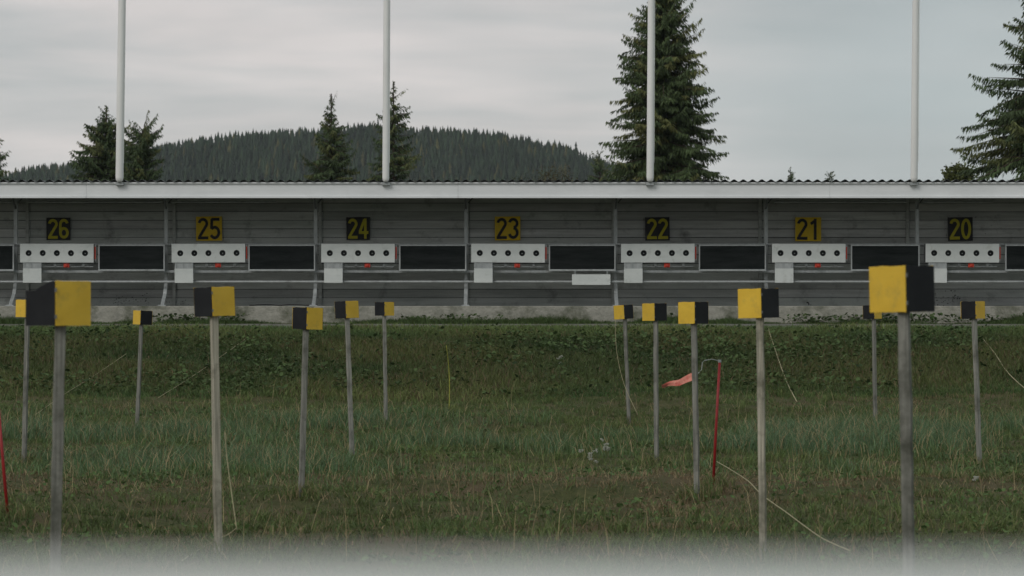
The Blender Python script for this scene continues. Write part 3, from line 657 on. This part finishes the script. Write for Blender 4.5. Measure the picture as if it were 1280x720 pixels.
# ------------------------------------------------------------------ lane markers
S=.160
def marker(edge_px,yc,d,top_px,base_px,base_py,left,yaw,label,torn=False):
    """wooden post with a folded four-sided sleeve, one edge towards the shooters"""
    ex=PX(edge_px,d); bz=PZ(base_py,d); bx=PX(base_px,d)
    g=float(gz(bx,d)); zc=PZ(yc,d); tx=PX(top_px,d)
    slope=(tx-bx)/(zc-bz); bx2=bx-(bz-g)*0+slope*(g-bz)
    root=empty('lane_marker',(bx2,d+.06,g)); tag(root,label,'marker post','black and yellow lane marker posts')
    Hh=zc-g; dx=tx-bx2; hw=.0188
    rr_=random.Random(int(edge_px)); a=R(rr_.uniform(12,32))*(1 if left else -1)
    b=MB(); n=14; V=[]
    for k in range(n+1):
        f=k/n; zz_=-.15+(Hh+.15+S*.3)*f; fx=dx*zz_/Hh; w_=hw*(1+.05*rr_.uniform(-1,1)); o_=rr_.uniform(-.0015,.0015)
        for (cx,cy) in ((-1,-1),(1,-1),(1,1),(-1,1)):
            V.append((fx+o_+w_*(cx*math.cos(a)-cy*math.sin(a)),w_*(cx*math.sin(a)+cy*math.cos(a)),zz_))
    fs=[(k*4+q,k*4+(q+1)%4,(k+1)*4+(q+1)%4,(k+1)*4+q) for k in range(n) for q in range(4)]+[(3,2,1,0),(n*4,n*4+1,n*4+2,n*4+3)]
    tn={265:1.35,950:1.35,1132:1.0}.get(int(edge_px),rr_.uniform(.8,1.05)); b.add(V,fs,(tn*1.08,tn,tn*.86) if tn>1.3 else (tn*1.02,tn,tn*.95)); b.build('post',M['wood'],root,.003)
    TUFT.append((bx2,d+.06))
    # sleeve: four panels
    yawr=R(yaw); cx0=ex-bx2; th=.004; tilt=math.atan2(dx,Hh)
    holder=Matrix.Translation((cx0,.055,Hh))@Matrix.Rotation(tilt+R(rr_.uniform(-1.2,1.2)),4,'Y')@Matrix.Rotation(yawr+R(45),4,'Z')
    # local sleeve faces: normals -Y (towards right-front after 45deg) , -X, +Y, +X
    if torn: pass
    # after +45deg about Z local -Y points to front-right, local -X to front-left
    for nm,black in [('-Y',not left),('-X',left)] if torn else [('-Y',not left),('-X',left),('+Y',not left),('+X',left)]:
        b=MB(); h2=S/2; nx_=16
        us=np.linspace(-h2+.003,h2-.003,nx_+1); 
        def P(u,z,o):
            if nm=='-Y': return (u,-h2+o,z)
            if nm=='-X': return (-h2+o,u,z)
            if nm=='+Y': return (u,h2-o,z)
            return (h2-o,u,z)
        V=[]; 
        for o in (0,th):
            for u in us:
                warp=.0015*math.sin(u*25+edge_px)
                ztop=h2+.001*math.sin(u*60)-abs(rr_.gauss(0,.0011)); zbot=-h2+abs(rr_.gauss(0,.0013))
                if torn and nm=='-X':
                    q=(u+h2)/S          # q=1 at the outer edge
                    ztop=h2-.034*min(1,q*1.5)**1.6
                    warp+=-.012*q*q
                V+= [P(u,zbot,o+warp),P(u,ztop,o+warp)]
        m=(nx_+1)*2; fs=[]
        for k in range(nx_):
            a0=k*2; fs+=[(a0,a0+2,a0+3,a0+1),(m+a0+1,m+a0+3,m+a0+2,m+a0),(a0+1,a0+3,m+a0+3,m+a0+1),(a0,m+a0,m+a0+2,a0+2)]
        fs+=[(0,1,m+1,m),(nx_*2,m+nx_*2,m+nx_*2+1,nx_*2+1)]
        b.add(V,fs,(rr_.uniform(.88,1.06),)*3)
        o=b.build('black_panel' if black else 'yellow_panel',M['blackp'] if black else M['yellow'],root)
        o.matrix_local=holder
    b=MB()
    for zz_ in (-.045,.05):
        b=MB(); b.tube([(-h2-.0005,-h2-.004,zz_-.01),(-h2-.0005,-h2-.004,zz_+.004)],.004,6)
        o=b.build('staple',M['darksteel'],root); o.matrix_local=holder
    b=MB(); b.box(-h2+.006,h2-.006,-h2+.006,h2-.006,h2*.35,h2*.38); o=b.build('inner_board',M['wood'],root); o.matrix_local=holder
h2=S/2; TUFT=[]
G_=[ # edge, yc, d, post top, base x, base y, black on the left, yaw, label
 (67.5,379,9.3,72,66,690,True,2,'big near marker at left with a torn black side, front post of the left row',True),
 (265,377,14.3,266,271,672,True,0,'black and yellow marker on a pale post below target 25'),
 (383,398,19.2,382,376,608,True,1,'marker third along the left row, under the left end of target 24'),
 (432.5,387,24.4,433,439,552,True,-1,'marker fourth along the left row, between two smaller and larger neighbours under target 24'),
 (480,386,30.6,480,482,528,True,3,'smallest marker of the left row, its post hardly showing against the bank'),
 (780,390,30,781,786,516,False,1,'smallest marker of the right row, a yellow cord hanging from it'),
 (819,390,24,820,821,572,False,-3,'small marker second smallest in the right row, above the red pennant tip'),
 (868,391,19.2,868,872,622,False,2,'marker beside the red wind flag, third from the front of the right row'),
 (950.5,379,14.2,951,955,674,False,3,'mid-sized yellow and black marker on a pale post below target 21, left edge'),
 (1133.5,361,9.0,1133,1140,760,False,-1,'biggest marker with a bright yellow face, in front of target 20 at right'),
 (1092,390,30.6,1093,1095,522,True,4,'small dark marker half hidden behind the biggest yellow marker'),
 (1219,387.5,24,1219,1225,560,True,2,'small marker near the right frame edge, black left and yellow right'),
 (176.5,397,30,176,170,543,False,-4,'small far marker between the two big left markers, its post leaning right'),
 (32,385.5,24,33,29,556,False,3,'small yellow marker partly hidden behind the torn black side at far left')]
for g_ in G_:
    tr_=len(g_)>9
    marker(*g_[:9],torn=tr_)

TUFT+=[(PX(891,19.6),19.6),(PX(10,17.2),17.2)]
pb=[]
for (tx_,td_) in TUFT:
    n=260; a_=rng.random(n)*6.283; q_=.02+.16*rng.random(n)**.8; x=tx_+np.cos(a_)*q_; d=td_+np.sin(a_)*q_
    t=mixc(GREEN,OLIVE,rng.random(n))*(.6+.6*rng.random(n))[:,None]; k=rng.random(n)<.3; t[k]=np.array(STRAW)*.8
    pb.append(blades(x,d,.06+.13*rng.random(n)*np.clip(1.2-q_*4,.3,1),.005+.003*rng.random(n),.2+.8*rng.random(n),t))
v,l,t=joinb(pb); tag(bulk('grass',v,3,M['grass'],t,loops=l),'longer grass left standing round the posts',kind='stuff')
# ------------------------------------------------------------------ wind flag, red stake, cords, flowers
d_=19.6; base=at(891,610,d_); top=at(899.5,453,d_); g=float(gz(base.x,d_))
root=empty('wind_flag',(base.x,d_,g)); tag(root,'red stake with a bent wire arm and faded red pennant beside a marker post','wind flag')
q=top-Vector((base.x,d_,g))
b=MB(); b.tube([(-q.x*.05,0,-.1),q*.5,q],[.011,.0105,.010],10); b.build('stake',M['redpaint'],root,smooth=True)
b=MB(); b.tube([q,q+Vector((0,0,.02))],[.0125,.0125],10); b.build('cap',M['steel'],root)
o_=Vector((base.x,d_,g)); arm=[top+Vector((0,0,.01)),at(890,449,d_),at(881,450.5,d_),at(878,453,d_),at(877,462,d_),at(873,466.5,d_),at(868,467,d_)]
b=MB(); b.tube([a-o_ for a in arm],.0028,6); b.build('wire_arm',M['steel'],root)
tl=[(867,466,.0),(872,470.5,.05)]
b=MB(); V=[];n=12
P0t=at(868,464.5,d_)-o_; P0b=at(866,475.5,d_)-o_; P1t=at(827,480,d_)-o_; P1b=at(828,484,d_)-o_
for k in range(n+1):
    f=k/n; wv_=.03*math.sin(f*9)*f**.4; sag=-.012*math.sin(f*math.pi)+.008*math.sin(f*11)*f
    for e_ in (0,.5,1):
        for s_ in (0,1):
            p=(P0t.lerp(P1t,f)).lerp(P0b.lerp(P1b,f),e_); p=p+Vector((0,wv_+.018*math.sin(e_*3+f*5)+s_*.003,sag)); V.append(p)
fs=[]
for k in range(n):
    for e_ in range(2):
        for s_ in (0,1):
            i0=k*6+e_*2+s_; fs.append((i0,i0+6,i0+8,i0+2))
    fs.append((k*6,k*6+1,k*6+7,k*6+6)); fs.append((k*6+4,k*6+5,k*6+11,k*6+10))
b.add(V,fs); b.build('pennant',M['pink'],root,smooth=True)
d_=17.2; base=at(10,636,d_); top=at(-3,500,d_); g=float(gz(base.x,d_))
root=empty('red_stake',(base.x,d_,g)); tag(root,'thin red stake leaning at the left frame edge','stake')
q=top-Vector((base.x,d_,g)); b=MB(); b.tube([q*-.1,q*.5,q],.0105,10); b.build('rod',M['redpaint'],root,smooth=True)
b=MB(); b.tube([q,q+Vector((-.001,0,.02))],.0125,10); b.build('cap',M['steel'],root)
def cord(name,pts,r,mat,label,cat,group=None):
    pts=[Vector(p) for p in pts]; out=[]
    for i in range(len(pts)-1):
        p0=pts[max(i-1,0)];p1=pts[i];p2=pts[i+1];p3=pts[min(i+2,len(pts)-1)]
        for t in (0,.2,.4,.6,.8):
            out.append(.5*((2*p1)+(p2-p0)*t+(2*p0-5*p1+4*p2-p3)*t*t+(3*p1-p0-3*p2+p3)*t**3))
    out.append(pts[-1]); b=MB(); o=out[0]; b.tube([p-o for p in out],r,6); ob=b.build(name,mat,None,smooth=True); ob.location=o; tag(ob,label,cat,group); return ob
cord('cord',[at(769,399,29.9),at(771,440,29.85),at(780,480,29.8),at(797,518,29.6)],.0032,M['cord'],'yellowed cord hanging from the smallest marker of the right row','cord')
cord('cord',[hit(896,577,.10),hit(915,588,.10),hit(936,602,.10),hit(953,619,.11),hit(985,642,.11),hit(1005,657,.11),hit(1030,674,.10),hit(1062,688,.08)],.0036,M['cord'],'long pale cord curving through the grass from the red stake towards the biggest marker','cord')
cord('cord',[hit(960,410,.06),hit(969,437,.08),hit(982,474,.06),hit(996,502,.04)],.0075,M['cord'],'pale cord running down the bank right of the pale post below target 21','cord')
cord('cord',[hit(1229,424,.06),hit(1243,441,.06),hit(1260,466,.06),hit(1284,488,.05)],.007,M['cord'],'pale cord on the bank at the right frame edge','cord')
cord('cord',[hit(296,660,.10),hit(285,668,.05),hit(262,679,.04),hit(228,700,.02)],.0036,M['cord'],'pale cord in the foreground grass below the post under target 25','cord')
cord('stalk',[at(296,662,14.9),at(290,620,14.95),at(284,575,15),at(281,540,15)],[.0036]*15+[.0022],M['cord'],'tall straw stalk beside the pale post below target 25','stalk')
cord('cord',[hit(312,420,.06),hit(270,450,.08),hit(235,474,.06),hit(198,497,.05)],.0038,M['cord'],'faint cord slanting down the bank behind the post below target 25','cord')
cord('cord',[hit(158,442,.06),hit(120,468,.08),hit(80,493,.06),hit(45,518,.05)],.0038,M['cord'],'faint cord slanting down the bank beside the torn marker','cord')
cord('stalk',[at(561,519,33.4),at(562,490,33.4),at(561,460,33.4),at(558,432,33.3)],[.0065]*10+[.005]*6,M['ycord'],'single tall yellow-green stalk standing at the foot of the bank under number 24','stalk')
for (fx,fy,n_,lb) in ((736,577,6,'left clump of small white flowers in the grass'),(755,563,6,'right clump of small white flowers in the grass, slightly farther off'),(1207,616,1,'single white flower head in the grass near the right frame edge'),(699,455,4,'small white flowers among the leaves on the bank')):
    p=hit(fx,fy+12 if fy>500 else fy+6); root=empty('white_flower_clump',(p.x,p.y,float(gz(p.x,p.y)))); tag(root,lb,'flower')
    rg=random.Random(fx)
    for k in range(n_):
        st=MB(); fl=MB(); a=Vector((rg.uniform(-.07,.07),rg.uniform(-.07,.07),0)); hh=rg.uniform(.07,.2); t=a+Vector((rg.uniform(-.04,.04),rg.uniform(-.04,.04),hh)); st.tube([a,t],.0018,4)
        for j in range(6):
            c=t+Vector((rg.uniform(-.02,.02),rg.uniform(-.02,.02),rg.uniform(-.012,.012))); r=.011
            fl.add([c+Vector((r*math.cos(m*1.047),r*math.sin(m*1.047),.002)) for m in range(6)]+[c-Vector((0,0,.016))],[(0,1,2,3,4,5)]+[(m,(m+1)%6,6) for m in range(6)])
        so_=st.build('stem',M['stem'],root); fl.build('flower_head',M['flower'],so_)

# ------------------------------------------------------------------ near barrier board under the lens
root=empty('barrier_rail',(0,.42,-1.25)); tag(root,'blurred pale barrier board along the bottom edge, very close','barrier')
b=MB(); b.box(-2.6,2.6,-.05,.0,1.25-.16,1.25-.0388); b.build('board',M['rail'],root,.004)
for x in (-1.6,0,1.6):
    b=MB(); b.box(x-.04,x+.04,-.121,-.051,-.2,1.25-.06); b.build('post',M['wood'],root,.003)

# ------------------------------------------------------------------ air
b=MB(); b.box(-2700,2700,-700,2700,-12,160)
m=bpy.data.materials.new('haze'); m.use_nodes=True; nt=m.node_tree; nt.nodes.clear(); out=N(nt,'ShaderNodeOutputMaterial'); pv=N(nt,'ShaderNodeVolumePrincipled'); pv.inputs['Color'].default_value=(.86,.93,1,1); pv.inputs['Density'].default_value=.00008
nt.links.new(pv.outputs[0],out.inputs['Volume'])
hzo=b.build('haze',m); tag(hzo,'thin haze over the distant hill',kind='stuff')
